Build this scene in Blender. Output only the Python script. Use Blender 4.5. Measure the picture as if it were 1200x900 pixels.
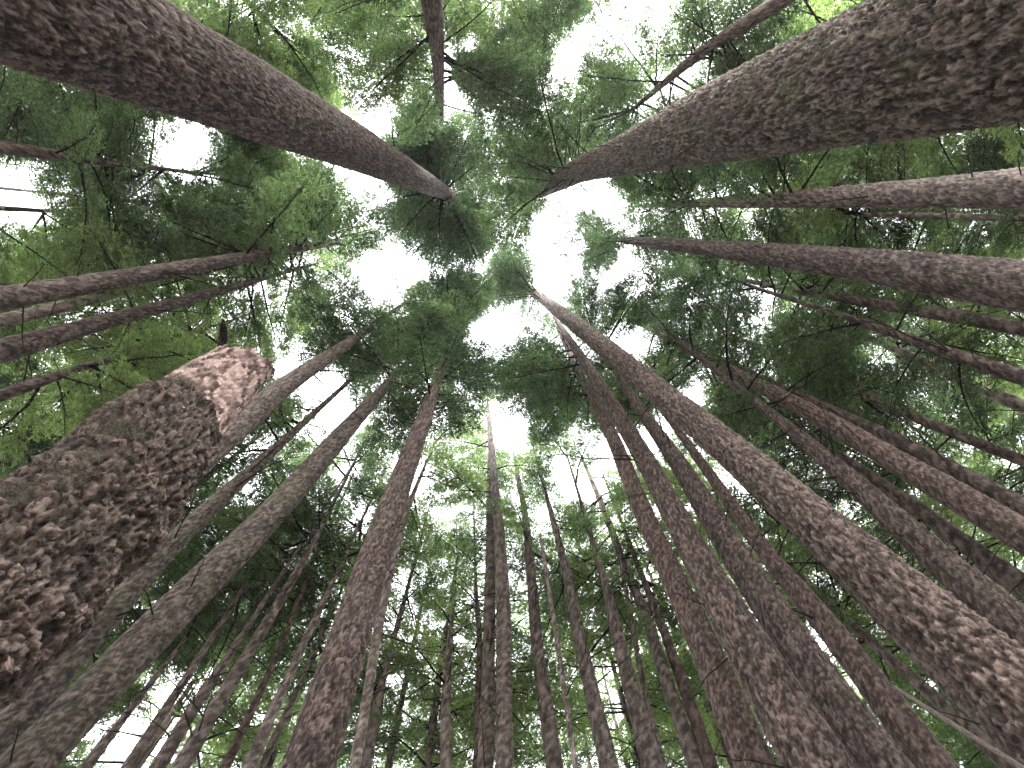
import bpy, math, random
import numpy as np
from mathutils import Vector, Matrix

for o in list(bpy.data.objects):
    bpy.data.objects.remove(o, do_unlink=True)
scene = bpy.context.scene
col = scene.collection
rnd = random.Random(11)
nrs = np.random.RandomState(5)

# ------------------------------------------------------------------ camera
F = 650.0                      # focal length in pixels of a 1200 x 900 frame
ZEN = (580.0, 275.0)           # where the plumb line meets the frame
CAMZ = 1.45
zc = Vector((ZEN[0]-600, 450-ZEN[1], -F)).normalized()
xr = (Vector((1, 0, 0)) - zc*zc.x).normalized()
yr = zc.cross(xr)
RW = Matrix((xr, yr, zc))      # camera space -> world
cam_d = bpy.data.cameras.new('camera')
cam = bpy.data.objects.new('camera', cam_d)
col.objects.link(cam)
cam.matrix_world = Matrix.Translation((0, 0, CAMZ)) @ RW.to_4x4()
cam_d.sensor_fit = 'HORIZONTAL'
cam_d.sensor_width = 36.0
cam_d.lens = 36.0*F/1200.0
cam_d.clip_start = 0.05
cam_d.clip_end = 900
scene.camera = cam
scene.render.resolution_x, scene.render.resolution_y = 1024, 768

# ------------------------------------------------------------------ sky, sun, exposure
SUN_ELEV, SUN_AZ = 58.0, 165.0          # azimuth measured from +Y towards +X
w = bpy.data.worlds.new('World'); scene.world = w; w.use_nodes = True
nt = w.node_tree; nt.nodes.clear()
out = nt.nodes.new('ShaderNodeOutputWorld'); bg = nt.nodes.new('ShaderNodeBackground')
sky = nt.nodes.new('ShaderNodeTexSky'); sky.sky_type = 'NISHITA'; sky.sun_disc = False
sky.sun_elevation = math.radians(SUN_ELEV); sky.sun_rotation = math.radians(SUN_AZ)
sky.dust_density = 3.0
tc = nt.nodes.new('ShaderNodeTexCoord'); nz = nt.nodes.new('ShaderNodeTexNoise')
nz.inputs['Scale'].default_value = 2.2; nz.inputs['Detail'].default_value = 6
rmp = nt.nodes.new('ShaderNodeMapRange')
rmp.inputs[1].default_value = 0.38; rmp.inputs[2].default_value = 0.62
rmp.inputs[3].default_value = 0.62; rmp.inputs[4].default_value = 1.0
mixc = nt.nodes.new('ShaderNodeMix'); mixc.data_type = 'RGBA'
mixc.inputs['B'].default_value = (13.0, 13.0, 13.6, 1)     # thin bright cloud cover
nt.links.new(tc.outputs['Generated'], nz.inputs['Vector'])
nt.links.new(nz.outputs['Fac'], rmp.inputs[0])
nt.links.new(rmp.outputs[0], mixc.inputs['Factor'])
nt.links.new(sky.outputs['Color'], mixc.inputs['A'])
nt.links.new(mixc.outputs['Result'], bg.inputs['Color'])
bg.inputs['Strength'].default_value = 0.10
nt.links.new(bg.outputs[0], out.inputs['Surface'])

sd = bpy.data.lights.new('sun', 'SUN'); sd.energy = 2.6; sd.angle = math.radians(10)
sd.color = (1.0, 0.95, 0.86)
sun = bpy.data.objects.new('sun', sd); col.objects.link(sun)
az, el = math.radians(SUN_AZ), math.radians(SUN_ELEV)
sdir = Vector((math.sin(az)*math.cos(el), math.cos(az)*math.cos(el), math.sin(el)))
sun.rotation_euler = (-sdir).to_track_quat('-Z', 'Y').to_euler()
sun.location = sdir*60

vs = scene.view_settings
vs.view_transform = 'Standard'; vs.look = 'None'; vs.exposure = 3.15; vs.gamma = 1.0
vs.use_curve_mapping = False
scene.render.engine = 'CYCLES'
scene.cycles.use_denoising = True
scene.cycles.use_adaptive_sampling = True
scene.cycles.adaptive_threshold = 0.02
scene.cycles.max_bounces = 4
scene.cycles.diffuse_bounces = 4
scene.cycles.transmission_bounces = 4
scene.cycles.transparent_max_bounces = 4

# ------------------------------------------------------------------ pixel <-> space
def ray(px, py):
    return RW @ Vector((px-600.0, 450.0-py, -F)).normalized()
RWT = RW.transposed()
def proj(p):
    c = RWT @ (Vector(p) - Vector((0, 0, CAMZ)))
    if c.z > -0.05: return None
    return (600.0 + F*c.x/-c.z, 450.0 - F*c.y/-c.z)

# ------------------------------------------------------------------ materials
def newmat(name):
    m = bpy.data.materials.new(name); m.use_nodes = True
    t = m.node_tree; t.nodes.clear()
    o = t.nodes.new('ShaderNodeOutputMaterial')
    return m, t, o
def ramp(t, stops):
    r = t.nodes.new('ShaderNodeValToRGB')
    e = r.color_ramp.elements
    while len(e) < len(stops): e.new(0.5)
    for k, (p, c) in enumerate(stops):
        e[k].position = p; e[k].color = (*c, 1)
    return r
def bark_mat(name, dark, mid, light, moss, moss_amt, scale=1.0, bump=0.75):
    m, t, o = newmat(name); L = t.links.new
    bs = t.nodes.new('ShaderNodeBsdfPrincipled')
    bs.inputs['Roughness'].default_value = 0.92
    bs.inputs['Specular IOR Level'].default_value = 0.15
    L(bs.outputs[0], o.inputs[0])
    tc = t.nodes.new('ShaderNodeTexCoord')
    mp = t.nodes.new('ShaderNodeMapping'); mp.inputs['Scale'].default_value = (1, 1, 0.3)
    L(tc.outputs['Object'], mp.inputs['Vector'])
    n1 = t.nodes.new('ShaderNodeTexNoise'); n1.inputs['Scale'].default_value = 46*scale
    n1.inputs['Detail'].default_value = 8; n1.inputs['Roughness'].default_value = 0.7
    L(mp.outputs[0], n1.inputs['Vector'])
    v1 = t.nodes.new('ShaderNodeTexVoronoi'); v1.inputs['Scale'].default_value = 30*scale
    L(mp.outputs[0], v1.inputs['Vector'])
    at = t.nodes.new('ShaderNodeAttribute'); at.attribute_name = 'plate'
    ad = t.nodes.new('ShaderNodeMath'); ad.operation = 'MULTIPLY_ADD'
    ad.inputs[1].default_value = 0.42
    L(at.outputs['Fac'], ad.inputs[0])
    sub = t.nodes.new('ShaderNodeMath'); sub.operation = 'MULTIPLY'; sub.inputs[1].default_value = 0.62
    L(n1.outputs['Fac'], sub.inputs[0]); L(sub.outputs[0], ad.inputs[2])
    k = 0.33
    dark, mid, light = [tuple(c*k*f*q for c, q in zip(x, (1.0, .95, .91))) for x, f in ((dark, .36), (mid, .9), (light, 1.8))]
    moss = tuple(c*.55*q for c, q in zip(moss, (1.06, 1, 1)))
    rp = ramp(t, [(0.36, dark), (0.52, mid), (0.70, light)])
    L(ad.outputs[0], rp.inputs['Fac'])
    n2 = t.nodes.new('ShaderNodeTexNoise'); n2.inputs['Scale'].default_value = 1.9
    n2.inputs['Detail'].default_value = 12; n2.inputs['Roughness'].default_value = 0.8
    L(tc.outputs['Object'], n2.inputs['Vector'])
    mr = t.nodes.new('ShaderNodeMapRange'); mr.inputs[1].default_value = 0.5
    mr.inputs[2].default_value = 0.68; mr.inputs[3].default_value = 0; mr.inputs[4].default_value = moss_amt
    L(n2.outputs['Fac'], mr.inputs[0])
    mx = t.nodes.new('ShaderNodeMix'); mx.data_type = 'RGBA'
    mx.inputs['B'].default_value = (*moss, 1)
    L(mr.outputs[0], mx.inputs['Factor']); L(rp.outputs[0], mx.inputs['A'])
    L(mx.outputs['Result'], bs.inputs['Base Color'])
    hs = t.nodes.new('ShaderNodeMath'); hs.operation = 'MULTIPLY_ADD'; hs.inputs[1].default_value = -0.8
    L(v1.outputs['Distance'], hs.inputs[0]); L(n1.outputs['Fac'], hs.inputs[2])
    bp = t.nodes.new('ShaderNodeBump'); bp.inputs['Strength'].default_value = bump
    bp.inputs['Distance'].default_value = 0.06
    L(hs.outputs[0], bp.inputs['Height']); L(bp.outputs[0], bs.inputs['Normal'])
    return m
BARK = {
 'brown': bark_mat('brown_scaly_bark', (.050,.036,.033), (.125,.095,.088), (.235,.19,.175), (.10,.12,.065), .35),
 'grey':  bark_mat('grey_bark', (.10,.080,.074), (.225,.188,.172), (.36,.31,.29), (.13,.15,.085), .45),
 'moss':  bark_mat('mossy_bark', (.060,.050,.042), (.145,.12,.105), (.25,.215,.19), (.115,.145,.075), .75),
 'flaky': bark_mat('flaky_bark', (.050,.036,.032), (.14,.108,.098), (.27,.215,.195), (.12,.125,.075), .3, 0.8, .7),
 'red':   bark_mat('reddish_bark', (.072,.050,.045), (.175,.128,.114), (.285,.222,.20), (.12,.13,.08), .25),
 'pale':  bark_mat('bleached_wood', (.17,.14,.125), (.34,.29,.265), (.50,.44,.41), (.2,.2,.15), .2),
 'rot':   bark_mat('rotten_bark', (.044,.035,.031), (.125,.099,.088), (.25,.20,.18), (.125,.13,.095), .4, 0.7, .9),
 'plate': bark_mat('bark_plate_face', (.080,.060,.052), (.20,.152,.132), (.34,.265,.235), (.14,.13,.085), .45, 0.8, .8),
 'bare':  bark_mat('bare_pink_wood', (.42,.29,.265), (.64,.47,.44), (.70,.56,.52), (.3,.24,.2), .15, 0.9, .8),
 'twig':  bark_mat('twig_bark', (.030,.024,.021), (.070,.056,.05), (.13,.105,.095), (.1,.11,.06), .3),
}
def needle_mat(name, c0, c1, c2, trans):
    m, t, o = newmat(name); L = t.links.new
    at = t.nodes.new('ShaderNodeAttribute'); at.attribute_name = 'tint'
    oi = t.nodes.new('ShaderNodeObjectInfo')
    ma = t.nodes.new('ShaderNodeMath'); ma.operation = 'MULTIPLY_ADD'
    ma.inputs[1].default_value = 0.55
    m2 = t.nodes.new('ShaderNodeMath'); m2.operation = 'MULTIPLY'; m2.inputs[1].default_value = 0.45
    L(oi.outputs['Random'], m2.inputs[0]); L(at.outputs['Fac'], ma.inputs[0]); L(m2.outputs[0], ma.inputs[2])
    rp = ramp(t, [(0.05, c0), (0.5, c1), (0.95, c2)]); L(ma.outputs[0], rp.inputs['Fac'])
    d = t.nodes.new('ShaderNodeBsdfDiffuse'); tr = t.nodes.new('ShaderNodeBsdfTranslucent')
    g = t.nodes.new('ShaderNodeHueSaturation'); g.inputs['Saturation'].default_value = 1.06
    g.inputs['Value'].default_value = 2.15
    L(rp.outputs[0], d.inputs['Color']); L(rp.outputs[0], g.inputs['Color']); L(g.outputs[0], tr.inputs['Color'])
    mx = t.nodes.new('ShaderNodeMixShader'); mx.inputs[0].default_value = trans
    L(d.outputs[0], mx.inputs[1]); L(tr.outputs[0], mx.inputs[2]); L(mx.outputs[0], o.inputs[0])
    return m
NEEDLE = {
 'dark':   needle_mat('dark_needles', (.014,.023,.013), (.033,.052,.025), (.066,.098,.043), .48),
 'mid':    needle_mat('green_needles', (.024,.039,.019), (.056,.086,.037), (.100,.145,.057), .53),
 'bright': needle_mat('bright_lit_needles', (.042,.063,.025), (.094,.138,.049), (.152,.205,.071), .6),  # lighter per-tree tint, which also puts the sunlit look into the colour
}
# ground
gm, t, o = newmat('forest_floor')
bs = t.nodes.new('ShaderNodeBsdfPrincipled'); bs.inputs['Roughness'].default_value = 0.95
t.links.new(bs.outputs[0], o.inputs[0])
n = t.nodes.new('ShaderNodeTexNoise'); n.inputs['Scale'].default_value = 3; n.inputs['Detail'].default_value = 10
tcg = t.nodes.new('ShaderNodeTexCoord'); t.links.new(tcg.outputs['Object'], n.inputs['Vector'])
rp = ramp(t, [(0.3, (.07,.05,.034)), (0.52, (.16,.12,.085)), (0.7, (.10,.12,.05))])
t.links.new(n.outputs['Fac'], rp.inputs[0]); t.links.new(rp.outputs[0], bs.inputs['Base Color'])
bpn = t.nodes.new('ShaderNodeBump'); bpn.inputs['Strength'].default_value = .8; bpn.inputs['Distance'].default_value = .05
t.links.new(n.outputs['Fac'], bpn.inputs['Height']); t.links.new(bpn.outputs[0], bs.inputs['Normal'])

# ------------------------------------------------------------------ mesh helpers
def build_mesh(name, verts, faces, mats, smooth=True, midx=None, attrs=None):
    """verts (n,3) array; faces (m,k) int array (k = 3 or 4)"""
    me = bpy.data.meshes.new(name)
    verts = np.asarray(verts, np.float32); faces = np.asarray(faces, np.int32)
    k = faces.shape[1]
    me.vertices.add(len(verts)); me.vertices.foreach_set('co', verts.ravel())
    me.loops.add(faces.size); me.loops.foreach_set('vertex_index', faces.ravel())
    me.polygons.add(len(faces)); me.polygons.foreach_set('loop_start', np.arange(len(faces), dtype=np.int32)*k)
    for m in mats: me.materials.append(m)
    if midx is not None: me.polygons.foreach_set('material_index', np.asarray(midx, np.int32))
    me.polygons.foreach_set('use_smooth', np.full(len(faces), smooth))
    for an, av in (attrs or {}).items():
        a = me.attributes.new(an, 'FLOAT', 'POINT'); a.data.foreach_set('value', np.asarray(av, np.float32))
    me.update(calc_edges=True)
    return me
def link(name, me, parent=None, loc=None, label=None, cat=None, group=None, kind=None):
    ob = bpy.data.objects.new(name, me); col.objects.link(ob)
    if parent: ob.parent = parent
    if loc is not None: ob.location = loc
    if label: ob['label'] = label
    if cat: ob['category'] = cat
    if group: ob['group'] = group
    if kind: ob['kind'] = kind
    return ob
def hash2(i, j, s):
    v = np.sin(i*127.1 + j*311.7 + s*74.7)*43758.5453
    return v - np.floor(v)
def cellular(u, v, nu, seed):
    iu = np.floor(u).astype(int); iv = np.floor(v).astype(int)
    f1 = np.full(u.shape, 9.0); f2 = np.full(u.shape, 9.0); cid = np.zeros(u.shape); dv = np.zeros(u.shape)
    for a in (-1, 0, 1):
        for b in (-1, 0, 1):
            ci = iu + a; cj = iv + b; cm = np.mod(ci, nu)
            dx = ci + 0.15 + 0.7*hash2(cm, cj, seed) - u
            dy = cj + 0.15 + 0.7*hash2(cm, cj, seed + 3.3) - v
            d = np.sqrt(dx*dx + dy*dy)
            closer = d < f1
            f2 = np.where(closer, f1, np.minimum(f2, d))
            cid = np.where(closer, hash2(cm, cj, seed + 9.1), cid)
            dv = np.where(closer, dy, dv)
            f1 = np.where(closer, d, f1)
    return f1, f2, cid, dv
def vnoise(u, v, nu, seed):
    iu = np.floor(u).astype(int); iv = np.floor(v).astype(int)
    fu = u - iu; fv = v - iv
    fu = fu*fu*(3-2*fu); fv = fv*fv*(3-2*fv)
    h = lambda a, b: hash2(np.mod(iu+a, nu), iv+b, seed)
    return (h(0,0)*(1-fu)+h(1,0)*fu)*(1-fv) + (h(0,1)*(1-fu)+h(1,1)*fu)*fv

# ------------------------------------------------------------------ trunk
def axis_from(pts, D):
    ax = []
    for p in pts:
        d = ray(p[0], p[1]); hz = math.hypot(d.x, d.y)
        s = (p[3]-CAMZ)/d.z if len(p) > 3 else D/hz
        P = Vector((0, 0, CAMZ)) + d*s
        # radius from the drawn width: pixel shift of a small sideways step
        tv = Vector((-d.y, d.x, 0)).normalized()
        q = proj(P + tv*0.02); k = math.hypot(q[0]-p[0], q[1]-p[1])/0.02
        ax.append((P.x, P.y, P.z, 0.48*p[2]/k))
    ax.sort(key=lambda a: a[2])
    return ax
def full_axis(ax, H):
    ax = list(ax)
    z0 = ax[0][2]
    if len(ax) > 1:
        b = ax[min(2, len(ax)-1)]; sx = (b[0]-ax[0][0])/(b[2]-z0); sy = (b[1]-ax[0][1])/(b[2]-z0)
        L = math.hypot(sx, sy)
        if L > 0.05: sx, sy = sx*0.05/L, sy*0.05/L
    else: sx = sy = 0
    r0 = ax[0][3]
    base = (ax[0][0]-sx*z0, ax[0][1]-sy*z0)
    lo = [(base[0], base[1], -0.15, r0*1.42), (base[0]+sx*.35, base[1]+sy*.35, 0.35, r0*1.18),
          (base[0]+sx*1.2, base[1]+sy*1.2, 1.2, r0*1.05)]
    lo = [q for q in lo if q[2] < z0-0.3]
    ax = lo + ax
    t = ax[-1]
    if t[2] < H-1:
        p = ax[-2]
        dx = (t[0]-p[0])/(t[2]-p[2]); dy = (t[1]-p[1])/(t[2]-p[2])
        L = math.hypot(dx, dy); k = min(1, 0.05/L) if L > 0 else 0
        hh = H - t[2]
        ax.append((t[0]+dx*k*hh*.5, t[1]+dy*k*hh*.5, t[2]+hh*.5, max(0.02, t[3]*.62)))
        ax.append((t[0]+dx*k*hh, t[1]+dy*k*hh, H, 0.012))
    return np.array(ax)
def axis_at(A, z):
    return [np.interp(z, A[:, 2], A[:, i]) for i in (0, 1, 3)]
def smooth_axis(A):
    # dense resample with a light blur so the stem bends instead of kinking
    z = np.linspace(A[0, 2], A[-1, 2], 160)
    B = np.stack([np.interp(z, A[:, 2], A[:, 0]), np.interp(z, A[:, 2], A[:, 1]), z, np.interp(z, A[:, 2], A[:, 3])], 1)
    for c in (0, 1, 3):
        v = B[:, c].copy()
        for _ in range(36): v[1:-1] = (v[:-2]+2*v[1:-1]+v[2:])/4
        B[:, c] = v
    return B
def trunk_mesh(name, A, D, mat, step, amp, cw, chh, seed, extra=None, maxc=260):
    base = A[0, :2].copy()
    zs = [A[0, 2]]; H = A[-1, 2]
    while zs[-1] < H:
        z = zs[-1]; dd = D*D + (z-CAMZ)**2
        dz = step*dd/(F*max(D, 1.0))
        if z < 0.45*D: dz = max(dz, 0.12)
        zs.append(z + min(max(dz, 0.012), 0.6))
    zs = np.array(zs); zs[-1] = H
    r_mid = float(np.interp(D, A[:, 2], A[:, 3]))
    dmin = math.hypot(D, 0.9*D)
    nc = int(min(maxc, max(10, 2*math.pi*r_mid*F/dmin/step)))
    th = np.arange(nc)/nc*2*math.pi
    X, Y, R = axis_at(A, zs)
    T, Z = np.meshgrid(th, zs); Rr = np.repeat(R[:, None], nc, 1)
    nu = max(5, int(2*math.pi*r_mid/cw))
    wob = vnoise(T/(2*math.pi)*nu*.5, Z/chh*.5, max(1, nu//2), seed+5)-.5
    U = T/(2*math.pi)*nu + 0.35*np.sin(Z*1.3/chh*.2 + seed); V = Z/chh + wob*1.2
    U = np.mod(U, nu)
    f1, f2, cid, dv = cellular(U, V, nu, seed)
    g1, g2, gid, gv = cellular(np.mod(U*2+.37, nu*2), V*2.3, nu*2, seed+17)
    edge = np.clip((f2-f1)/0.17, 0, 1)
    plate = edge*(0.45+0.7*cid) + .4*dv*edge + .4*np.clip((g2-g1)/.2, 0, 1)*(.3+gid) - .2
    big = vnoise(T/(2*math.pi)*6, Z*1.1, 6, seed+1)-.5
    fine = vnoise(T/(2*math.pi)*nu*4, Z/chh*4, nu*4, seed+2)-.5
    taper = np.clip(Rr/max(r_mid, 1e-3), 0, 1)
    fade = np.clip(chh*3.5/np.maximum(np.gradient(zs), 1e-3), 0.25, 1)[:, None]
    disp = (amp*1.6*(plate-0.6) + amp*.5*fine)*taper*fade + Rr*0.045*big
    if extra is not None: disp = disp + extra(T, Z, Rr)
    RR = np.maximum(Rr+disp, 0.006)
    VX = X[:, None]-base[0]+RR*np.cos(T); VY = Y[:, None]-base[1]+RR*np.sin(T)
    verts = np.stack([VX, VY, Z], -1).reshape(-1, 3)
    n = len(zs)
    i = np.arange(n-1)[:, None]*nc; j = np.arange(nc)[None, :]; jn = (j+1) % nc
    faces = np.stack([i+j, i+jn, i+nc+jn, i+nc+j], -1).reshape(-1, 4)
    att = np.clip(0.12+0.55*cid+.33*gid, 0, 1).reshape(-1)
    return build_mesh(name, verts, faces, [mat], True, None, {'plate': att}), base

# ------------------------------------------------------------------ boughs
def tube_arrays(P, R, sides=4):
    P = np.asarray(P, float); n = len(P)
    d = np.gradient(P, axis=0); d /= np.linalg.norm(d, axis=1)[:, None]+1e-9
    up = np.array([0.0, 0.13, 1.0])
    s = np.cross(d, up); s /= np.linalg.norm(s, axis=1)[:, None]+1e-9
    u = np.cross(s, d)
    a = np.arange(sides)/sides*2*math.pi
    V = P[:, None, :] + np.asarray(R)[:, None, None]*(np.cos(a)[None, :, None]*s[:, None, :] + np.sin(a)[None, :, None]*u[:, None, :])
    i = np.arange(n-1)[:, None]*sides; j = np.arange(sides)[None, :]; jn = (j+1) % sides
    Fc = np.stack([i+j, i+jn, i+sides+jn, i+sides+j], -1).reshape(-1, 4)
    return V.reshape(-1, 3), Fc
def bough_arrays(L, rs, dens=1.0, leaf=0.11, droop=0.28):
    V, Fc, M, tint = [], [], [], []
    off = 0
    def addv(v, f, m, tt):
        nonlocal off
        V.append(v); Fc.append(f+off); M.append(np.full(len(f), m)); tint.append(tt); off += len(v)
    n = 9
    s = np.linspace(0, 1, n)
    bend = rs.uniform(-.12, .12)
    main = np.stack([L*s*(1-.08*s), L*bend*s**2, L*(.10*s - droop*s**2)], 1)
    main += rs.normal(0, .012*L, main.shape)*s[:, None]*(1-s[:, None])
    v, f = tube_arrays(main, 0.006+0.0115*L*(1-s)**1.1, 5); addv(v, f, 0, np.zeros(len(v)))
    lb, ld, ln_, lsz = [], [], [], []
    nsec = int(L/0.085*dens)
    for k in range(nsec):
        q = 0.12 + 0.88*(k+rs.uniform(0, .8))/nsec
        if q > 1: q = 1.0
        P = np.array([np.interp(q, s, main[:, c]) for c in range(3)])
        side = 1 if k % 2 else -1
        ang = side*math.radians(rs.uniform(42, 72)); 
        prof = min(1, (q-.05)*3.2)*(1.05-q)**.7
        l2 = L*.42*prof*rs.uniform(.65, 1.15)+.12
        n2 = 5; s2 = np.linspace(0, 1, n2)
        dirv = np.array([math.cos(ang), math.sin(ang), rs.uniform(-.18, .1)])
        sec = P + l2*s2[:, None]*dirv; sec[:, 2] -= l2*.22*s2**2; sec[:, 0] += l2*.12*s2**2
        v, f = tube_arrays(sec, 0.0022+0.0042*(1-s2)*l2**.5, 3); addv(v, f, 0, np.zeros(len(v)))
        nt3 = int(l2/.075)
        for j in range(nt3):
            q2 = .1+.9*(j+rs.uniform(0, .9))/max(nt3, 1)
            P2 = P*(1-q2)+sec[-1]*q2
            P2[2] = np.interp(q2, s2, sec[:, 2]); 
            sd2 = 1 if j % 2 else -1
            a2 = ang + sd2*math.radians(rs.uniform(35, 65))
            l3 = rs.uniform(.10, .34)*(1.15-q2*.7)*min(1, .55+l2*.5)
            d3 = np.array([math.cos(a2), math.sin(a2), rs.uniform(-.45, .12)]); d3 /= np.linalg.norm(d3)
            nl = max(2, int(l3/(leaf*.25)))
            for i in range(nl):
                pb = P2 + d3*l3*(i/nl)
                a3 = a2 + (1 if i % 2 else -1)*rs.uniform(.25, .85)
                dd = np.array([math.cos(a3), math.sin(a3), d3[2]+rs.uniform(-.35, .25)])
                lb.append(pb); ld.append(dd/np.linalg.norm(dd)); ln_.append(rs.uniform(-.6, .6, 2)); lsz.append(leaf*rs.uniform(.65, 1.25))
    lb = np.array(lb); ld = np.array(ld); ln_ = np.array(ln_); lsz = np.array(lsz)[:, None]
    nrm = np.stack([ln_[:, 0], ln_[:, 1], np.ones(len(lb))], 1)
    sv = np.cross(ld, nrm); sv /= np.linalg.norm(sv, axis=1)[:, None]+1e-9
    wdt = lsz*.155
    mid = lb + ld*lsz*.45
    quad = np.stack([lb, mid+sv*wdt, lb+ld*lsz, mid-sv*wdt], 1).reshape(-1, 3)
    fq = np.arange(len(lb)*4).reshape(-1, 4)
    tt = np.repeat(rs.uniform(0, 1, len(lb)), 4)
    addv(quad, fq, 1, tt)
    return np.concatenate(V), np.concatenate(Fc), np.concatenate(M), np.concatenate(tint)
BOUGH = {}
rsb = np.random.RandomState(21)
for L in (3.2, 2.3, 1.5, 0.9):
    for k in range(3):
        arr = bough_arrays(L, rsb, leaf=0.105 if L > 1 else 0.095, droop=rsb.uniform(.16, .4))
        for tn, nm in NEEDLE.items():
            BOUGH.setdefault((L, tn), []).append(
                build_mesh('bough', arr[0], arr[1], [BARK['twig'], nm], False, arr[2], {'tint': arr[3]}))
def dead_arrays(L, rs):
    V, Fc = [], []; off = 0
    n = 10; s = np.linspace(0, 1, n)
    P = np.stack([L*s, L*rs.uniform(-.2, .2)*s**2, L*(rs.uniform(-.05, .25)*s - rs.uniform(.1, .4)*s**2)], 1)
    P += rs.normal(0, .018*L, P.shape)*s[:, None]
    v, f = tube_arrays(P, .005+.011*L**.7*(1-s)**1.2, 5); V.append(v); Fc.append(f+off); off += len(v)
    for k in range(int(5*L)):
        q = rs.uniform(.2, .95); b = np.array([np.interp(q, s, P[:, c]) for c in range(3)])
        a = rs.choice([-1, 1])*rs.uniform(.5, 1.2); l2 = L*rs.uniform(.12, .4)*(1.1-q)
        s2 = np.linspace(0, 1, 5)
        Q = b + l2*s2[:, None]*np.array([math.cos(a), math.sin(a), rs.uniform(-.4, .2)])
        Q += rs.normal(0, .03*l2, Q.shape)*s2[:, None]
        v, f = tube_arrays(Q, .0025+.004*(1-s2), 3); V.append(v); Fc.append(f+off); off += len(v)
    return np.concatenate(V), np.concatenate(Fc)
DEAD = []
for L in (0.5, 0.9, 1.3, 1.8, 2.4):
    for k in range(2):
        v, f = dead_arrays(L, rsb)
        DEAD.append((L, build_mesh('dead_branch', v, f, [BARK['twig']], True, None, {'plate': np.full(len(v), .4)})))

# patches where the open sky shows between the crowns (frame pixels): x, y, rx, ry
GAPS = [(645,300,24,62),(690,225,48,24),(585,386,32,22),(598,490,26,30),(690,546,40,40),(740,402,34,24),
 (735,325,34,18),(795,98,48,28),(742,20,40,38),(690,58,26,24),(542,112,22,28),(536,62,20,26),
 (214,168,40,30),(28,235,48,40),(180,238,30,22),(448,140,30,20),(435,228,32,26),(456,320,30,26),(348,420,38,20),
 (382,482,28,44),(402,545,24,20),(290,570,26,16),(100,372,50,14),(190,362,42,14),(312,352,22,22),(48,388,16,14),
 (910,206,30,12),(888,265,28,13),(1010,340,42,10),(862,555,16,36),(770,512,20,40),(135,866,50,34),(195,815,28,28),(238,800,16,26),
 (284,706,14,30),(255,740,10,20),(330,690,10,16),(215,860,14,26),(345,800,8,20),(1130,890,20,10),(806,462,22,14),(482,560,18,30),(430,602,16,14),(290,8,24,12),(344,22,18,14),
 (640,620,12,20),(820,470,24,14),(860,45,26,20),(70,215,30,16),(60,420,20,16),(240,188,14,24)]
def in_gap(p, grow=0.0):
    q = proj(p)
    if q is None: return False
    for gx, gy, rx, ry in GAPS:
        e = ((q[0]-gx)/rx)**2 + ((q[1]-gy)/ry)**2
        if e < 1.6:
            n_ = math.sin(q[0]*.13+gx)+math.sin(q[1]*.15+gy*2)+math.sin((q[0]-q[1])*.09+gx*3)
            if e < .98+.2*n_: return True
    return False

# ------------------------------------------------------------------ setting: ground
g = np.linspace(-1, 1, 41); g = np.sign(g)*np.abs(g)**2.2*300
GX, GY = np.meshgrid(g, g)
GZ = 0.05*np.sin(GX*.7)*np.cos(GY*.6) - 0.05
vv = np.stack([GX, GY, GZ], -1).reshape(-1, 3)
ii = np.arange(40)[:, None]*41; jj = np.arange(40)[None, :]
ff = np.stack([ii+jj, ii+jj+1, ii+jj+42, ii+jj+41], -1).reshape(-1, 4)
link('ground', build_mesh('ground', vv, ff, [gm]), kind='structure')

# ------------------------------------------------------------------ trees
NEAR = 7.0
TREES = []                      # (root, axis, base, crown foot, height, tint)
CELL = 20; GW, GH = 1200//CELL, 900//CELL
COVER = np.zeros((GH, GW))
def note_cover(p, rad_m):
    q = proj(p)
    if q is None: return
    dist = (Vector(p)-Vector((0, 0, CAMZ))).length
    rp = rad_m*F/dist
    for j in range(max(0, int((q[1]-rp)/CELL)), min(GH, int((q[1]+rp)/CELL)+1)):
        for i in range(max(0, int((q[0]-rp)/CELL)), min(GW, int((q[0]+rp)/CELL)+1)):
            if math.hypot((i+.5)*CELL-q[0], (j+.5)*CELL-q[1]) < rp+CELL*.4: COVER[j, i] += 1
NB = [0]
STEMS = []                      # stems that stand clear of the boughs: x, y, half width (frame), distance
STEM_A = None
def hides_stem(pts):
    global STEM_A
    if STEM_A is None: STEM_A = np.asarray(STEMS)
    S = STEM_A
    for p in pts:
        q = proj(p)
        if q is None: continue
        dist = (Vector(p)-Vector((0, 0, CAMZ))).length
        if np.any((np.hypot(S[:, 0]-q[0], S[:, 1]-q[1]) < S[:, 2]+9) & (dist < S[:, 3]-.3)): return True
    return False
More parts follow.
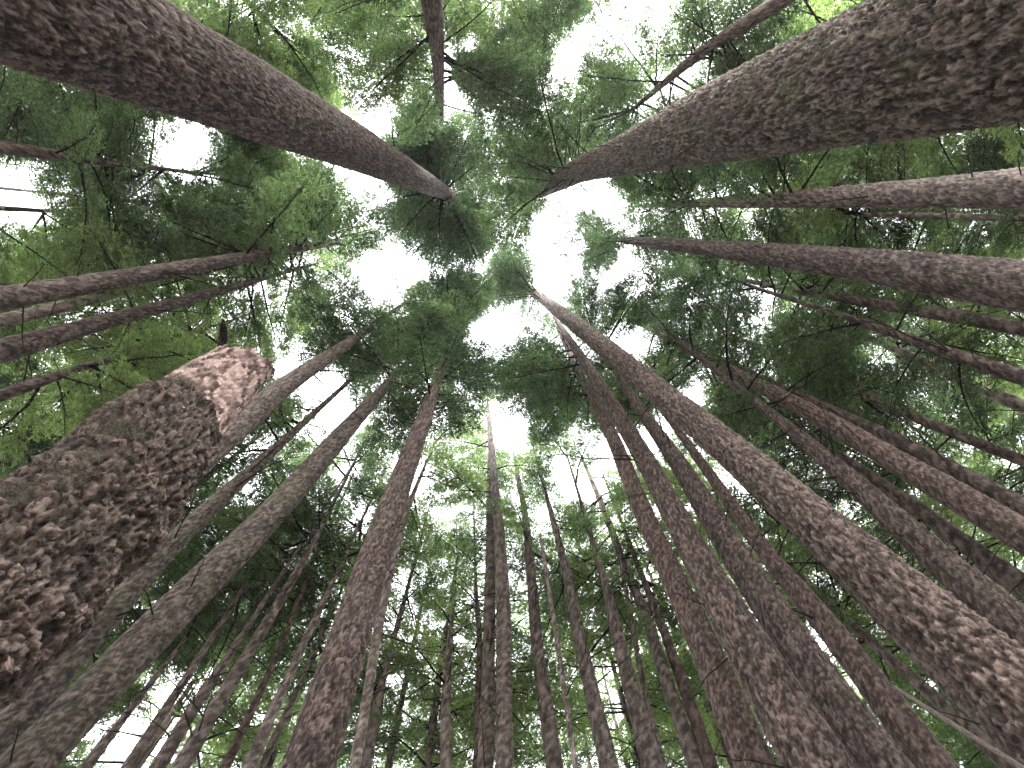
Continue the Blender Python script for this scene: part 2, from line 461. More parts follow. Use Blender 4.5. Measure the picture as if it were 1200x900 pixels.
def one_bough(root, A, base, z, phi, want, pitch, tint, r, keep=.02):
    x, y, rr = axis_at(A, z)
    want = min(want, max(1.2, .19*math.sqrt(x*x+y*y+(z-CAMZ)**2)))
    pts = [(x+math.cos(phi)*want*fr, y+math.sin(phi)*want*fr, z-math.sin(pitch)*want*fr) for fr in (.4, .7, 1.0)]
    q = proj(pts[1])
    if q is None or not (-330 < q[0] < 1530 and -330 < q[1] < 1230): return False
    lat = [(x+math.cos(phi+a)*want*.62, y+math.sin(phi+a)*want*.62, z-math.sin(pitch)*want*.6) for a in (-.38, .38)]
    if any(in_gap(p) for p in pts+lat) and r.random() > keep: return False
    if (Vector(pts[1])-Vector((0, 0, CAMZ))).length < 11.0: return False
    if hides_stem(pts+lat) and r.random() > .08: return False
    key = min((3.2, 2.3, 1.5, .9), key=lambda L: abs(math.log(L/want)))
    tn = tint if isinstance(tint, str) else r.choice(tint)
    ob = link('bough', r.choice(BOUGH[(key, tn)]), root, (x-base[0], y-base[1], z))
    sc = want/key; ob.scale = (sc, sc, sc)
    ob.rotation_euler = (r.uniform(-.35, .35), pitch, phi)
    for p in pts[:2]: note_cover(p, want*.19)
    NB[0] += 1
    return True
def place_boughs(root, A, base, z0, z1, n, lmax, tint, r, prune=True, lmin=0.8):
    H = A[-1, 2]
    o1, o2 = r.uniform(0, 6.3), r.uniform(0, 6.3)
    for k in range(n):
        z = z0 + (z1-z0)*(k+r.random())/n
        rel = (z-z0)/max(H-z0, .1)
        want = (lmin + (lmax-lmin)*(1-rel)**.8*min(1, .55+rel*4))*r.uniform(.7, 1.15)
        phi = k*2.399963 + r.uniform(-.5, .5)
        want = max(.7, want*(.86+.32*math.sin(2*phi+o1+z*.25)+.22*math.sin(3*phi+o2-z*.4)))
        pitch = math.radians(r.uniform(-12, 26)*(1-rel) - 30*rel)
        one_bough(root, A, base, z, phi, want, pitch, tint, r)
def place_dead(root, A, base, z0, z1, n, r, lmax=2.0, az=None):
    for k in range(n):
        z = r.uniform(z0, z1); x, y, rr = axis_at(A, z)
        L, me = r.choice([d for d in DEAD if d[0] <= lmax])
        phi = r.uniform(0, 2*math.pi) if az is None else az + r.gauss(0, .6)
        ob = link('dead_branch', me, root, (x-base[0]+math.cos(phi)*rr*.7, y-base[1]+math.sin(phi)*rr*.7, z))
        sc = r.uniform(.7, 1.2); ob.scale = (sc, sc, sc)
        ob.rotation_euler = (r.uniform(-.6, .6), math.radians(r.uniform(-35, 25)), phi)

def tree(name, label, D, pts, bark='brown', H=37, tint='mid', n=46, lmax=2.7, z0=None, dead=10, amp=None,
         group=None, cell=None, low=None, prune=True, seed=None, step=None, dlen=1.8, dz=None):
    seed = seed if seed is not None else (hash((round(pts[0][0]), round(pts[0][1]))) % 997)
    r = random.Random(seed)
    ax = axis_from(pts, D)
    ztop = ax[-1][2]
    H = max(H, ztop+2.0)
    A = smooth_axis(full_axis(ax, H))
    big = D < 4.6
    r0 = ax[0][3]
    step = step or (2.2 if big else (2.4 if D < 9 else 3.4))
    cw, ch = cell or (max(.03, r0*.12), max(.065, r0*.27))
    amp = amp if amp is not None else max(.008, r0*.055)
    me, base = trunk_mesh('trunk', A, D, BARK[bark], step, amp, cw, ch, seed*.37 % 50)
    root = link(name, None, None, (base[0], base[1], 0), label, 'tree', group)
    root.empty_display_size = 0.3
    link('trunk', me, root)
    zz = z0 if z0 is not None else ztop*.93
    TREES.append((root, A, base, zz, H, tint))
    if n: place_boughs(root, A, base, zz, H-.4, n, lmax, tint, r, prune)
    for i in range(0 if n < 20 else 9):      # short shoots round the leader
        one_bough(root, A, base, H-.3-i*.42-r.random()*.3, i*2.4+r.random(), r.uniform(.55, .95)+i*.05, math.radians(r.uniform(-35, 5)), tint, r, keep=1.1)
    if low:
        for (za, zb, nn, lm) in low: place_boughs(root, A, base, za, zb, nn, lm, tint, r, prune, lmin=lm*.6)
    if dead:
        a, b = dz or (max(zz*.55, 2.5), zz+4)
        place_dead(root, A, base, a, b, int(dead*1.6), r, dlen)
    if D < 8.6: place_dead(root, A, base, D*.8, max(zz, D*1.2), 12, r, .5)      # broken stubs on the stem
    return root

G = 'tall conifers standing around the viewpoint'
T = []
def add(*a, **k): k.setdefault('group', G); T.append((a, k))
DM = ('dark', 'mid'); MB = ('mid', 'bright'); MM = ('mid', 'mid', 'dark')
# --- the giants beside the viewpoint
add('conifer', 'huge dark brown conifer trunk with small even bark scales and no moss', 3.2,
    [(0,-20,186),(200,73,122),(400,165,60),(470,200,36),(538,234,11)], bark='brown', H=38, tint='dark', n=30, lmax=1.9, z0=29, dead=8,
    cell=(.030,.065), amp=.015, step=1.9)
add('conifer', 'thickest mossy conifer trunk, rough grey bark with pale lichen blotches, bending at the top', 3.0,
    [(1200,35,222),(1000,94,156),(900,125,118),(800,157,76),(733,182,47),(683,197,30),(635,222,19)],
    bark='moss', H=40, tint=DM, n=40, lmax=2.6, z0=21, dead=26, dz=(15, 28), dlen=2.4, amp=.020, cell=(.034,.07), step=1.9)
add('conifer', 'long conifer trunk with coarse flaky bark whose bare branches fan out near the sky opening', 4.5,
    [(1200,822,102),(1100,738,82),(1000,652,62),(900,563,46),(800,482,33),(700,400,22),(620,338,10)], bark='flaky', H=42, tint='dark',
    n=16, lmax=2.0, z0=36, dead=22, dz=(31, 40), dlen=2.4, amp=.022, cell=(.034,.08), step=1.9)
add('conifer', 'flaky reddish brown conifer trunk, thicker of the close pair beside a slimmer trunk', 5.5,
    [(953,890,78),(872,750,50),(820,660,36),(760,545,24),(705,455,16),(672,405,10)], bark='flaky', H=38, tint=DM, n=34, lmax=2.2, z0=21, amp=.022)
add('conifer', 'slimmer pale-topped conifer trunk of the close pair, bare twigs on one side', 7.0,
    [(882,893,48),(818,737,34),(753,600,23),(720,515,17),(683,445,10),(655,385,7)], bark='red', H=40, tint=DM, n=30, lmax=2.0, z0=22, dead=22, dz=(20, 31), dlen=2.4)
add('conifer', 'straight brown conifer trunk beside the flaky pair, narrow light strips along both flanks', 6.5,
    [(1030,893,58),(1000,850,52),(921,743,44),(850,632,34),(797,545,22),(750,480,13),(728,445,9)], bark='brown', H=37, tint='dark', n=36, lmax=2.3, z0=20)
add('conifer', 'slender brown conifer trunk between the straight brown trunk and the coarse flaky one', 8.0,
    [(1090,893,46),(1013,785,36),(947,705,28),(900,655,22),(860,595,16),(795,505,9)], bark='red', H=36, tint=MM, n=36, lmax=2.3)
add('conifer', 'stout brown conifer trunk with a dark dense crown hanging low over the opening', 5.5,
    [(364,890,62),(404,767,50),(431,677,40),(455,605,32),(487,517,22),(505,470,15),(520,420,9)], bark='flaky', H=41, tint='dark', n=130, lmax=3.0, z0=18, amp=.018)
add('conifer', 'smooth grey brown conifer trunk with green algae on one flank, next to the broken stump', 6.2,
    [(30,897,60),(80,845,55),(205,713,47),(313,610,35),(400,510,23),(450,455,12)], bark='moss', H=36, tint=MM, n=50, lmax=2.6, amp=.009, cell=(.03,.035))
add('conifer', 'conifer trunk rising directly behind the broken stump, past its bare pink top', 6.0,
    [(205,560,44),(290,490,31),(333,452,24),(400,408,13),(435,383,8)], bark='grey', H=36, tint=MM, n=50, lmax=2.6)
add('conifer', 'mossy trunk squeezed between the broken stump and the algae-flanked conifer', 7.5,
    [(5,860,45),(67,790,40),(150,692,30),(217,620,23),(267,577,19),(340,510,9)], bark='moss', H=33, tint=MM, n=44, lmax=2.4)
# --- right side fan
add('conifer', 'grey conifer trunk next to the thickest mossy trunk, lichen along one flank', 7.1,
    [(1200,220,52),(1100,226,38),(1000,230,27),(870,236,16)], bark='grey', H=33, tint=DM, n=54, lmax=2.6, z0=14.5)
add('conifer', 'thin pale trunk tucked behind the grey lichen-flanked conifer', 12.0,
    [(1200,256,10),(1100,253,8),(1000,251,6)], bark='pale', H=30, tint=MB, n=40, lmax=2.6)
add('conifer', 'stout evenly rough brown conifer trunk with a thinner dark trunk alongside', 6.2,
    [(1200,336,66),(1000,308,38),(800,288,17),(740,282,10)], bark='brown', H=38, tint='dark', n=46, lmax=2.4, amp=.016)
add('conifer', 'thin dark trunk running close alongside the stout rough brown conifer', 11.0,
    [(1200,386,19),(1067,362,15),(933,341,9),(880,330,6)], bark='brown', H=34, tint=DM, n=46, lmax=2.8, z0=19)
add('conifer', 'thin blackish trunk with dark drooping boughs hanging in the misty gap', 9.5,
    [(1200,443,21),(1100,410,15),(1027,383,10)], bark='brown', H=30, tint='dark', n=50, lmax=3.0, low=[(10, 13.5, 12, 2.2)])
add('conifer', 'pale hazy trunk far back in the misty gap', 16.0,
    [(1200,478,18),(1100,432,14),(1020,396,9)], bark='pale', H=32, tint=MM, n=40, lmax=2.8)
add('conifer', 'long reddish conifer trunk with dark boughs drooping over its middle', 8.4,
    [(1200,628,43),(1067,550,31),(967,492,23),(867,440,15),(790,400,9)], bark='red', H=36, tint='dark', n=44, lmax=2.6, low=[(10, 16, 12, 2.0)])
add('conifer', 'dark trunk shadowed closely behind the long reddish conifer', 9.5,
    [(1200,598,28),(1080,530,20),(945,467,10)], bark='brown', H=33, tint=DM, n=42, lmax=2.6)
add('conifer', 'thin reddish trunk crossing the dark boughs beside the long reddish conifer', 12.5,
    [(1200,540,15),(1060,485,11),(980,448,7)], bark='red', H=33, tint=DM, n=44, lmax=2.8, low=[(11, 16, 10, 2.4)])
add('conifer', 'brown conifer trunk next to the coarse flaky one, a pale strip beside it', 7.8,
    [(1200,745,50),(1100,655,38),(983,550,24),(910,490,12)], bark='brown', H=34, tint=DM, n=44, lmax=2.5, low=[(8.5, 12, 6, 1.6)])
add('conifer', 'pinkish pale trunk showing as a strip beside the brown neighbour of the coarse flaky conifer', 12.0,
    [(1200,718,17),(1100,638,11),(1045,600,6)], bark='pale', H=30, tint=MM, n=34, lmax=2.5)
add('conifer', 'shaded trunk behind dark boughs between two brown conifers', 10.0,
    [(1200,688,28),(1080,600,20),(1000,545,12)], bark='brown', H=32, tint='dark', n=44, lmax=2.6, low=[(8, 12, 12, 2.2)])
add('conifer', 'pale thin trunk showing along one edge of the coarse flaky conifer', 13.0,
    [(1200,890,22),(1100,795,17),(1033,727,13),(985,680,8)], bark='grey', H=30, tint=MB, n=38, lmax=2.6)
add('conifer', 'dim grey trunk in the bright foliage gap behind the leaning pale pole', 14.0,
    [(1185,900,20),(1090,812,16),(1000,735,11)], bark='grey', H=29, tint='bright', n=44, lmax=2.6)
# --- left side fan
add('conifer', 'long dark brown trunk crossing the bright foliage next to two thinner trunks', 8.0,
    [(0,350,30),(133,328,23),(267,305,15),(400,283,7)], bark='brown', H=36, tint=MM, n=46, lmax=2.6, z0=20)
add('conifer', 'bare-branched brown trunk next to the long dark one, thin at the top', 8.5,
    [(0,412,30),(133,374,18),(233,348,12),(310,326,6)], bark='brown', H=33, tint=MB, n=44, lmax=2.5, dead=16)
add('conifer', 'short-looking pale trunk half hidden between the long dark trunk and the bare-branched one', 12.0,
    [(0,376,17),(80,358,14),(148,342,9)], bark='pale', H=31, tint=MB, n=40, lmax=2.6)
add('conifer', 'thin crooked trunk among bright leaves behind the broken stump', 10.5,
    [(0,464,17),(67,440,11),(155,412,5)], bark='brown', H=31, tint='bright', n=50, lmax=2.7, z0=13, dead=14)
add('conifer', 'thin pale reddish trunk with fine twigs beside the huge dark scaly trunk', 11.5,
    [(0,172,18),(67,182,13),(133,192,9),(200,199,5)], bark='red', H=30, tint=MM, n=44, lmax=2.5, z0=17, dead=24, dz=(11, 20))
add('conifer', 'reddish trunk with dark side limbs hanging between the two giant trunks', 6.0,
    [(506,0,27),(513,67,16),(516,133,9)], bark='red', H=33, tint=MM, n=60, lmax=2.4, z0=13, dead=12, dlen=2.4)
add('conifer', 'slim red-brown trunk with bare twigs beside the thickest mossy trunk', 8.0,
    [(935,-12,21),(870,30,17),(825,58,14),(775,100,8)], bark='red', H=38, tint=MM, n=36, lmax=2.4, z0=18, dead=24, dz=(10, 20), dlen=2.4)
# --- far stand under the opening
B = 'slim conifers in the far stand'
def addb(*a, **k): k['group'] = B; T.append((a, k))
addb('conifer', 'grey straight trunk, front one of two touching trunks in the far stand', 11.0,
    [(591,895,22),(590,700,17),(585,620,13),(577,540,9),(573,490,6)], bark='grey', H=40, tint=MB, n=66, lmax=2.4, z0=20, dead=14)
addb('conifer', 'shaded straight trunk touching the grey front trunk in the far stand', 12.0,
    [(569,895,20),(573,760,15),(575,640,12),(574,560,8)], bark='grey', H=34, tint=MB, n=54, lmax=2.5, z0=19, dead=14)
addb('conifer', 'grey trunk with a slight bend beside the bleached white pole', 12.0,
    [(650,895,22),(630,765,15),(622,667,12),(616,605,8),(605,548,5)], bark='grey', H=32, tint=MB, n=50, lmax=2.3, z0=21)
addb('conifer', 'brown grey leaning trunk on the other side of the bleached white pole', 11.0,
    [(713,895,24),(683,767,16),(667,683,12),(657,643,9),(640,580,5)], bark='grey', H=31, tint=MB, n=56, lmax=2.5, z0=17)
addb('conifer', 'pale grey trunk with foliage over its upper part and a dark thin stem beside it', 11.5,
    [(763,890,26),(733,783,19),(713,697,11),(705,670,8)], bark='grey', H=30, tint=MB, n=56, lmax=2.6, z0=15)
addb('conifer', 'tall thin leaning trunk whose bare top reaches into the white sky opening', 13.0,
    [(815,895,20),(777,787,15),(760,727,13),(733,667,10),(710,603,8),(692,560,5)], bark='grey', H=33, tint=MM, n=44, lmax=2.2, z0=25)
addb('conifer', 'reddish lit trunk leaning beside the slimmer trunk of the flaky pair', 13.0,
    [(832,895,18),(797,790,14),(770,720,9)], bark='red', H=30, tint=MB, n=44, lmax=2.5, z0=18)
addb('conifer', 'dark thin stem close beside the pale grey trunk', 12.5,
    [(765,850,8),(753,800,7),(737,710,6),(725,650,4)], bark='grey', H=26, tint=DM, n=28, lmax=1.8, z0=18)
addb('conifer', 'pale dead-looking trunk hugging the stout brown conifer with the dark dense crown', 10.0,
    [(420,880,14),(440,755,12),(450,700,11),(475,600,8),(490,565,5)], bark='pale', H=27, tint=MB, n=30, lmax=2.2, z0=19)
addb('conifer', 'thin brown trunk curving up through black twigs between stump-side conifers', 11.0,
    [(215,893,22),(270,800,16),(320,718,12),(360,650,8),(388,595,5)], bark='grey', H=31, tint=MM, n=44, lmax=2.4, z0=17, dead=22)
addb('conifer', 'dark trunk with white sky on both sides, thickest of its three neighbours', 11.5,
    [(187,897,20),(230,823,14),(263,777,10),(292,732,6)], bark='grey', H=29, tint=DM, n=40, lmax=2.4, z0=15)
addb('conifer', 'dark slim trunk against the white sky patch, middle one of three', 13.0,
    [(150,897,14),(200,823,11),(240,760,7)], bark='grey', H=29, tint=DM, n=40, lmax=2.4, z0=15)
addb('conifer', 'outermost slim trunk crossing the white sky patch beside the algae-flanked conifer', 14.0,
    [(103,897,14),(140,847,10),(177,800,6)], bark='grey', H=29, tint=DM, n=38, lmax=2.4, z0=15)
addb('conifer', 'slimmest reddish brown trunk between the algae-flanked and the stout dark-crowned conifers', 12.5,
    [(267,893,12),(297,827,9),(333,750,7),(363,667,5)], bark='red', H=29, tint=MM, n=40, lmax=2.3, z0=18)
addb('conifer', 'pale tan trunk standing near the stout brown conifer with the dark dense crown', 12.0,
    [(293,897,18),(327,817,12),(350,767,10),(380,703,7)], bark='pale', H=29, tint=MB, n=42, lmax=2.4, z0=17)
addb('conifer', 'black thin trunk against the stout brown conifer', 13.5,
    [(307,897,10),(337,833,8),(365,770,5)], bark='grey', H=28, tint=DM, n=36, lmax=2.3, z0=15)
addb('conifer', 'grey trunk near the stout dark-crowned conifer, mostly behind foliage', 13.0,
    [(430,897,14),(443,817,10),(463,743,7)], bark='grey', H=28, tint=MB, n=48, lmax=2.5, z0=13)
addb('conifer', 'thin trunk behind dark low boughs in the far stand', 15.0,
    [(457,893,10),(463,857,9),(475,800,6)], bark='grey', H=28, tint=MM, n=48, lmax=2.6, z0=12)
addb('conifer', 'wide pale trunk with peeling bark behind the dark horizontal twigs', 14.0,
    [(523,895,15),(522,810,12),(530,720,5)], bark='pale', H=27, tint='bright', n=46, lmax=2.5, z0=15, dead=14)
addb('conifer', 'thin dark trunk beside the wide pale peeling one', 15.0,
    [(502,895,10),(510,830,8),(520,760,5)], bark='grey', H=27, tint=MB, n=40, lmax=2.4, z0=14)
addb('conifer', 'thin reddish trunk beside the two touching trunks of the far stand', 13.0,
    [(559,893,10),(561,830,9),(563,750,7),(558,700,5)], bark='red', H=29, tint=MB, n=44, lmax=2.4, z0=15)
for a, k in T:
    for p, q in zip(a[3][:-1], a[3][1:]):
        m = max(2, int(math.hypot(p[0]-q[0], p[1]-q[1])/9))
        for i in range(m):
            f = i/m; px, py = p[0]*(1-f)+q[0]*f, p[1]*(1-f)+q[1]*f
            d = ray(px, py)
            STEMS.append((px, py, (p[2]*(1-f)+q[2]*f)/2, a[2]/math.hypot(d.x, d.y)))
for a, k in T:
    tree(*a, **k)

# ------------------------------------------------------------------ bleached pole and fallen stick
def pole(name, label, cat, D, pts, H):
    ax = axis_from(pts, D)
    A = smooth_axis(full_axis(ax, H))
    me, base = trunk_mesh('trunk', A, D, BARK['pale'], 3.0, .004, .04, .12, 3.0)
    root = link(name, None, None, (base[0], base[1], 0), label, cat)
    link('trunk', me, root)
    place_dead(root, A, base, H*.4, H*.95, 9, random.Random(4), .9)
pole('dead_pole_tree', 'bleached white dead pole without bark between two grey trunks', 'dead tree', 10.5,
     [(670,870,7),(653,750,6),(634,632,4)], 17.0)

# ------------------------------------------------------------------ background forest
placed = [(o.location.x, o.location.y) for o in col.objects if o.get('category')]
rb = random.Random(77)
cnt = 0; tries = 0
FORCED = [(430,-70,10.5),(585,-90,9.5),(680,-70,11.5),(320,-40,12.5),(770,-60,13.0),(250,-60,11.0),(480,-120,13.5)]
while cnt < 150 and tries < 6000:
    tries += 1
    a = rb.uniform(0, 2*math.pi); D = math.sqrt(rb.uniform(11.5**2, 32**2))
    x, y = math.sin(a)*D, math.cos(a)*D
    H = rb.uniform(24, 34)
    if FORCED:
        fx, fy, D = FORCED.pop(); d = ray(fx, fy); hz = math.hypot(d.x, d.y)
        x, y, H = d.x/hz*D, d.y/hz*D, 35.0
    q = proj((x, y, H*.75))
    if q is None or not (-150 < q[0] < 1350 and -260 < q[1] < 1150): continue
    if in_gap((x, y, H)) or in_gap((x, y, H*.93)): continue
    if any((x-px)**2+(y-py)**2 < 2.5**2 for px, py in placed): continue
    placed.append((x, y)); cnt += 1
    rad = rb.uniform(.13, .24)
    lx, ly = rb.uniform(-.02, .02), rb.uniform(-.02, .02)
    A = smooth_axis(np.array([(x, y, -.15, rad*1.35), (x+lx, y+ly, 1, rad), (x+lx*H*.6, y+ly*H*.6, H*.6, rad*.6), (x+lx*H, y+ly*H, H, .012)]))
    bk = rb.choice(['brown', 'grey'])
    me, base = trunk_mesh('trunk', A, D, BARK[bk], 4.5, .01, .06, .09, rb.uniform(0, 50))
    tnt, tw = rb.choice([(MB, 'light green'), (MM, 'mid green'), ('bright', 'bright yellow-green')] + ([('bright', 'bright yellow-green'), (MB, 'light green')] if y > 6 and abs(x) < 16 else [(DM, 'dark green'), (MM, 'mid green')]))  # low middle crowns lean to the bright tint, standing in for sunlight
    lb = 'distant %s-barked conifer with a %s crown, half hidden behind nearer trunks' % (bk, tw)
    root = link('conifer', None, None, (base[0], base[1], 0), lb, 'tree', 'distant %s conifers with %s crowns' % (bk, tw))
    link('trunk', me, root)
    zf = H*rb.uniform(.2, .42)
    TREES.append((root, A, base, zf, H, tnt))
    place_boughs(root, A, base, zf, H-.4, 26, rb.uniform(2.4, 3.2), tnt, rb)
    place_dead(root, A, base, H*.2, H*.5, 6, rb, 1.8)

# ------------------------------------------------------------------ the rest of the boughs, where the crowns close up
DENSE = [(500,300,56,60,8),(640,400,32,34,4),(672,480,28,42,5),(570,440,26,34,4),(640,570,26,50,4),(510,372,56,108,9),(480,290,80,50,5),(590,170,56,70,4),(660,120,40,40,3),(400,300,50,45,4),(830,230,40,34,4),(860,340,70,50,4),(1090,640,50,40,4),(1180,560,40,40,4),(440,60,70,60,2.5),(600,290,30,50,4),
         (1050,400,60,40,3),(540,620,50,60,4),(880,440,60,40,4)]
rf = random.Random(99)
NZ = 24
TZ = np.stack([np.linspace(max(6.5, t[3]), max(7.5, t[4]-.6), NZ) for t in TREES])
TX = np.stack([np.interp(TZ[i], t[1][:, 2], t[1][:, 0]) for i, t in enumerate(TREES)])
TY = np.stack([np.interp(TZ[i], t[1][:, 2], t[1][:, 1]) for i, t in enumerate(TREES)])
TL = np.stack([1.4+2.8*np.clip(1-(TZ[i]-t[3])/(t[4]-t[3]), 0, 1)**.6 for i, t in enumerate(TREES)])
TI = np.arange(len(TREES))
cells = [(i, j) for i in range(GW) for j in range(GH)]
for sweep in range(18):
    rf.shuffle(cells)
    for i, j in cells:
        px, py = (i+rf.random())*CELL, (j+rf.random())*CELL
        tgt = 3.4 + 4.6*float(vnoise(np.array([px/75.0]), np.array([py/75.0]), 999, 3.0)[0])
        for gx, gy, rx, ry, dv in DENSE:
            if ((px-gx)/rx)**2+((py-gy)/ry)**2 < 1: tgt = dv
        if COVER[j, i] >= tgt: continue
        d = ray(px, py)
        if d.z <= .05: continue
        ki = nrs.randint(0, NZ, len(TREES)); zz = TZ[TI, ki]
        sc_ = (zz-CAMZ)/d.z
        dx, dy = d.x*sc_-TX[TI, ki], d.y*sc_-TY[TI, ki]
        dist_ = np.hypot(dx, dy)
        ok = np.nonzero((dist_ > .35) & (dist_ < np.minimum(TL[TI, ki], .135*sc_)) & (sc_ < 48))[0]
        if not len(ok): continue
        t_ = int(rf.choice(list(ok)))
        tr, z, phi, dist = TREES[t_], float(zz[t_]), math.atan2(dy[t_], dx[t_]), float(dist_[t_])
        want = min(4.0, max(.8, dist/.72))
        pitch = math.radians(rf.uniform(-8, 18))
        one_bough(tr[0], tr[1], tr[2], z + math.sin(pitch)*want*.7, phi, want, pitch, tr[5], rf, keep=.01)
print('boughs', NB[0], 'bare cells', int((COVER < 1).sum()))

# ------------------------------------------------------------------ broken stump
SD = 3.3
sax = axis_from([(0,690,206),(111,598,164),(180,520,132),(245,461,100),(285,425,84)], SD)
ztopS = CAMZ+(sax[-1][2]-CAMZ)*1.0
A = smooth_axis(full_axis(sax, ztopS+.02))
zb = CAMZ+(sax[3][2]-CAMZ)*.84
def lump(T_, Z_, R_):
    return R_*.16*(vnoise(T_/(2*math.pi)*9, Z_*2.2, 9, 31)-.5) + R_*.10*(vnoise(T_/(2*math.pi)*22, Z_*5.5, 22, 33)-.5)
zlow = A[A[:, 2] <= zb+.12]
me, sbase = trunk_mesh('stump_trunk', zlow, SD, BARK['rot'], 1.9, .028, .036, .085, 12.0, lump, 230)
stump = link('broken_stump', None, None, (sbase[0], sbase[1], 0),
             'massive broken dead stump with crumbling flaky bark, moss tufts and a bare pink top', 'stump')
strunk = link('trunk', me, stump)
# bare inner wood: tapering, slanted jagged rim, hollow
tocam = math.atan2(-sbase[1], -sbase[0])
nc, nr = 150, 60
th = np.arange(nc)/nc*2*math.pi
bx, by, br = axis_at(A, zb)
hgt = ztopS - zb
rim = hgt*(1.0 + .22*np.cos(th-tocam-2.2)) + hgt*.16*(vnoise(th/(2*math.pi)*17, th*0, 17, 4)-.5) + hgt*.09*(vnoise(th/(2*math.pi)*40, th*0+3, 40, 8)-.5)
V = []; PL = []
for i in range(nr):
    s = i/(nr-1)
    z = zb - .25 + (rim+.25)*s
    X, Y, R = axis_at(A, np.minimum(z, A[-1, 2]))
    c1 = cellular(np.mod(th/(2*math.pi)*46, 46), z/.09, 46, 7.0)
    rr = br*.90*(1-.20*s**1.6) + .022*(np.clip((c1[1]-c1[0])/.4, 0, 1)-.5) + .03*(vnoise(th/(2*math.pi)*14, z*3, 14, 2)-.5)
    V.append(np.stack([X-sbase[0]+rr*np.cos(th), Y-sbase[1]+rr*np.sin(th), z], 1)); PL.append(c1[2])
for i in range(6):                                   # inner wall of the hollow
    s = (i+1)/6
    z = (zb-.25+(rim+.25))*(1-s) + (zb+.1)*s
    X, Y, R = axis_at(A, np.minimum(z, A[-1, 2]))
    rr = br*(.60 - .25*s)
    V.append(np.stack([X-sbase[0]+rr*np.cos(th), Y-sbase[1]+rr*np.sin(th), z], 1)); PL.append(np.full(nc, .2))
V = np.concatenate(V); PL = np.concatenate(PL); nR = nr+6
ii = np.arange(nR-1)[:, None]*nc; jj = np.arange(nc)[None, :]; jn = (jj+1) % nc
ff = np.stack([ii+jj, ii+jn, ii+nc+jn, ii+nc+jj], -1).reshape(-1, 4)
bw = link('bare_wood', build_mesh('bare_wood', V, ff, [BARK['bare']], True, None, {'plate': PL}), stump)
bw['label'] = 'bare pinkish broken wood at the top of the stump'
# bark plates
PM = []
for k in range(7):
    rs = np.random.RandomState(90+k)
    n = 9; a = np.arange(n)/n*2*math.pi
    rr = rs.uniform(.55, 1.15, n)
    o1 = np.stack([np.zeros(n)-.1, np.cos(a)*rr*.05, np.sin(a)*rr*.075], 1)
    o2 = o1*np.array([1, .86, .86]); o2[:, 0] = .018+rs.uniform(-.006, .008, n)
    o3 = o1*np.array([1, .4, .4]); o3[:, 0] = .026+rs.uniform(-.006, .008, n)
    o1[:, 0] = -.02
    Vv = np.concatenate([o1, o2, o3]); fs = []
    for rI in (0, 1):
        for j in range(n): fs.append((rI*n+j, rI*n+(j+1) % n, rI*n+n+(j+1) % n, rI*n+n+j))
    for j in range(1, n-1, 2): fs.append((2*n, 2*n+j, 2*n+j+1, 2*n+min(j+2, n-1) if j+2 < n else 2*n+j+1))
    fs = [f if f[2] != f[3] else (f[0], f[1], f[2], f[0]) for f in fs]
    me = bpy.data.meshes.new('bark_plate')
    me.from_pydata([tuple(v) for v in Vv], [], [tuple(dict.fromkeys(f)) for f in fs])
    me.materials.append(BARK['plate'])
    at = me.attributes.new('plate', 'FLOAT', 'POINT'); at.data.foreach_set('value', rs.uniform(.2, .95, len(Vv)).astype(np.float32))
    PM.append(me)
rp_ = random.Random(8)
for k in range(280):
    z = CAMZ + .9 + (zb-CAMZ-.95)*rp_.random()**1.7
    phi = tocam + rp_.uniform(-1.75, 1.75)
    x, y, rr = axis_at(A, z)
    lum = float(lump(np.array([phi % (2*math.pi)]), np.array([z]), np.array([rr]))[0])
    R_ = rr+lum
    ob = link('bark_plate', rp_.choice(PM), strunk, (x-sbase[0]+math.cos(phi)*R_, y-sbase[1]+math.sin(phi)*R_, z))
    ob.rotation_euler = (rp_.uniform(-.35, .35), rp_.uniform(-.5, .25), phi+rp_.uniform(-.4, .4))
    s = rp_.uniform(.3, .85); ob.scale = (rp_.uniform(.5, 1.1), s, s*rp_.uniform(.8, 1.4))
# dark splinter sticking out of the rim
phs = tocam - 1.15
ks = int((phs % (2*math.pi))/(2*math.pi)*nc) % nc
pr = V[(nr-1)*nc+ks]
sp, sf = tube_arrays([(-.08,0,-.14),(0,0,-.03),(.08,.02,.015),(.17,.05,.03),(.25,.06,.06)], [.03,.05,.052,.04,.012], 6)
link('splinter', build_mesh('splinter', sp, sf, [BARK['twig']], True, None, {'plate': np.full(len(sp), .2)}), bw,
     tuple(float(c) for c in pr)).rotation_euler = (0, 0, phs)
# moss tufts along the upper flank
mm = needle_mat('dry_moss', (.045,.043,.033), (.075,.072,.055), (.11,.106,.082), .3)
def tuft(rs):
    n = 420
    b = rs.normal(0, .055, (n, 3)); b[:, 0] = np.abs(b[:, 0])*.3
    d = rs.normal(0, 1, (n, 3)); d[:, 0] = np.abs(d[:, 0])*.9; d[:, 2] -= .7
    d /= np.linalg.norm(d, axis=1)[:, None]
    l = rs.uniform(.025, .075, n)[:, None]
    s = np.cross(d, rs.normal(0, 1, (n, 3))); s /= np.linalg.norm(s, axis=1)[:, None]
    V = np.stack([b-s*.002, b+s*.002, b+d*l], 1).reshape(-1, 3)
    return build_mesh('moss_tuft', V, np.arange(n*3).reshape(-1, 3), [mm], False, None, {'tint': np.repeat(rs.uniform(0, 1, n), 3)})
TF = [tuft(np.random.RandomState(s)) for s in (1, 2, 3)]
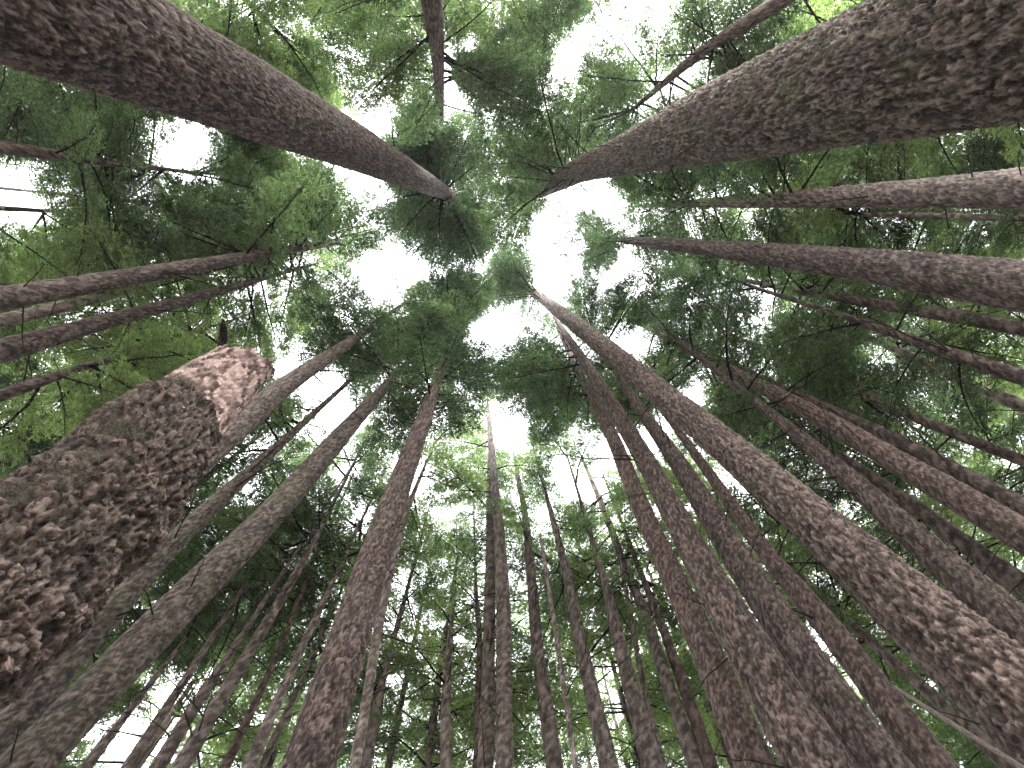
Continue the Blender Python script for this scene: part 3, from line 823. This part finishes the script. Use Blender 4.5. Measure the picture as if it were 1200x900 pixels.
for (px, py) in [(40,578),(30,588),(62,568),(72,560),(85,556),(135,503),(150,496),(140,508),(200,448),(212,443),(225,450),(105,535)]:
    d = ray(px, py)
    # march the ray to the bark surface
    for s in np.arange(2.0, 9.0, .01):
        P = Vector((0, 0, CAMZ))+d*float(s)
        x, y, rr = axis_at(A, P.z)
        if math.hypot(P.x-x, P.y-y) < rr+.01: break
    else: continue
    phi = math.atan2(P.y-y, P.x-x)
    ob = link('moss_tuft', rp_.choice(TF), strunk, (P.x-sbase[0], P.y-sbase[1], P.z), kind='stuff')
    s = rp_.uniform(.5, .85); ob.scale = (s, s, s); ob.rotation_euler = (0, 0, phi)
# broken pale stick leaning below the coarse flaky trunk
d0, d1 = ray(1040, 800), ray(1195, 898)
p1 = Vector((0,0,CAMZ))+d1*(9.0/math.hypot(d1.x, d1.y)); p0 = Vector((0,0,CAMZ))+d0*(9.6/math.hypot(d0.x, d0.y))
dr = p1-p0
if dr.z < 0:
    pg = p0 + dr*((p0.z+.1)/-dr.z)
    v, f = tube_arrays([p0-dr*.12, p0, p0+dr*.5, p1, p1*.5+pg*.5, pg], [.015,.024,.032,.036,.05,.06], 6)
    bs_ = np.array([pg.x, pg.y, 0])
    link('leaning_dead_pole', build_mesh('leaning_dead_pole', v-bs_, f, [BARK['pale']], True, None, {'plate': np.full(len(v), .7)}), None, (pg.x, pg.y, 0),
         'thin pale bare pole leaning beside the coarse flaky conifer trunk', 'dead tree')
print('objects', len(bpy.data.objects), 'tris', sum(len(p.loop_triangles) if False else len(p.polygons)*2 for p in bpy.data.meshes))

# ------------------------------------------------------------------ thin mist under the canopy
hm, t, o = newmat('haze'); pv = t.nodes.new('ShaderNodeVolumePrincipled')
pv.inputs['Color'].default_value = (.93,.93,.97,1); pv.inputs['Density'].default_value = 0.0005
t.links.new(pv.outputs[0], o.inputs['Volume'])
hv = np.array([(x,y,z) for x in (-310,310) for y in (-310,310) for z in (-1.3,46)], float)
hf = np.array([(0,1,3,2),(4,6,7,5),(0,4,5,1),(2,3,7,6),(0,2,6,4),(1,5,7,3)])
link('haze', build_mesh('haze', hv, hf, [hm], False), kind='stuff')
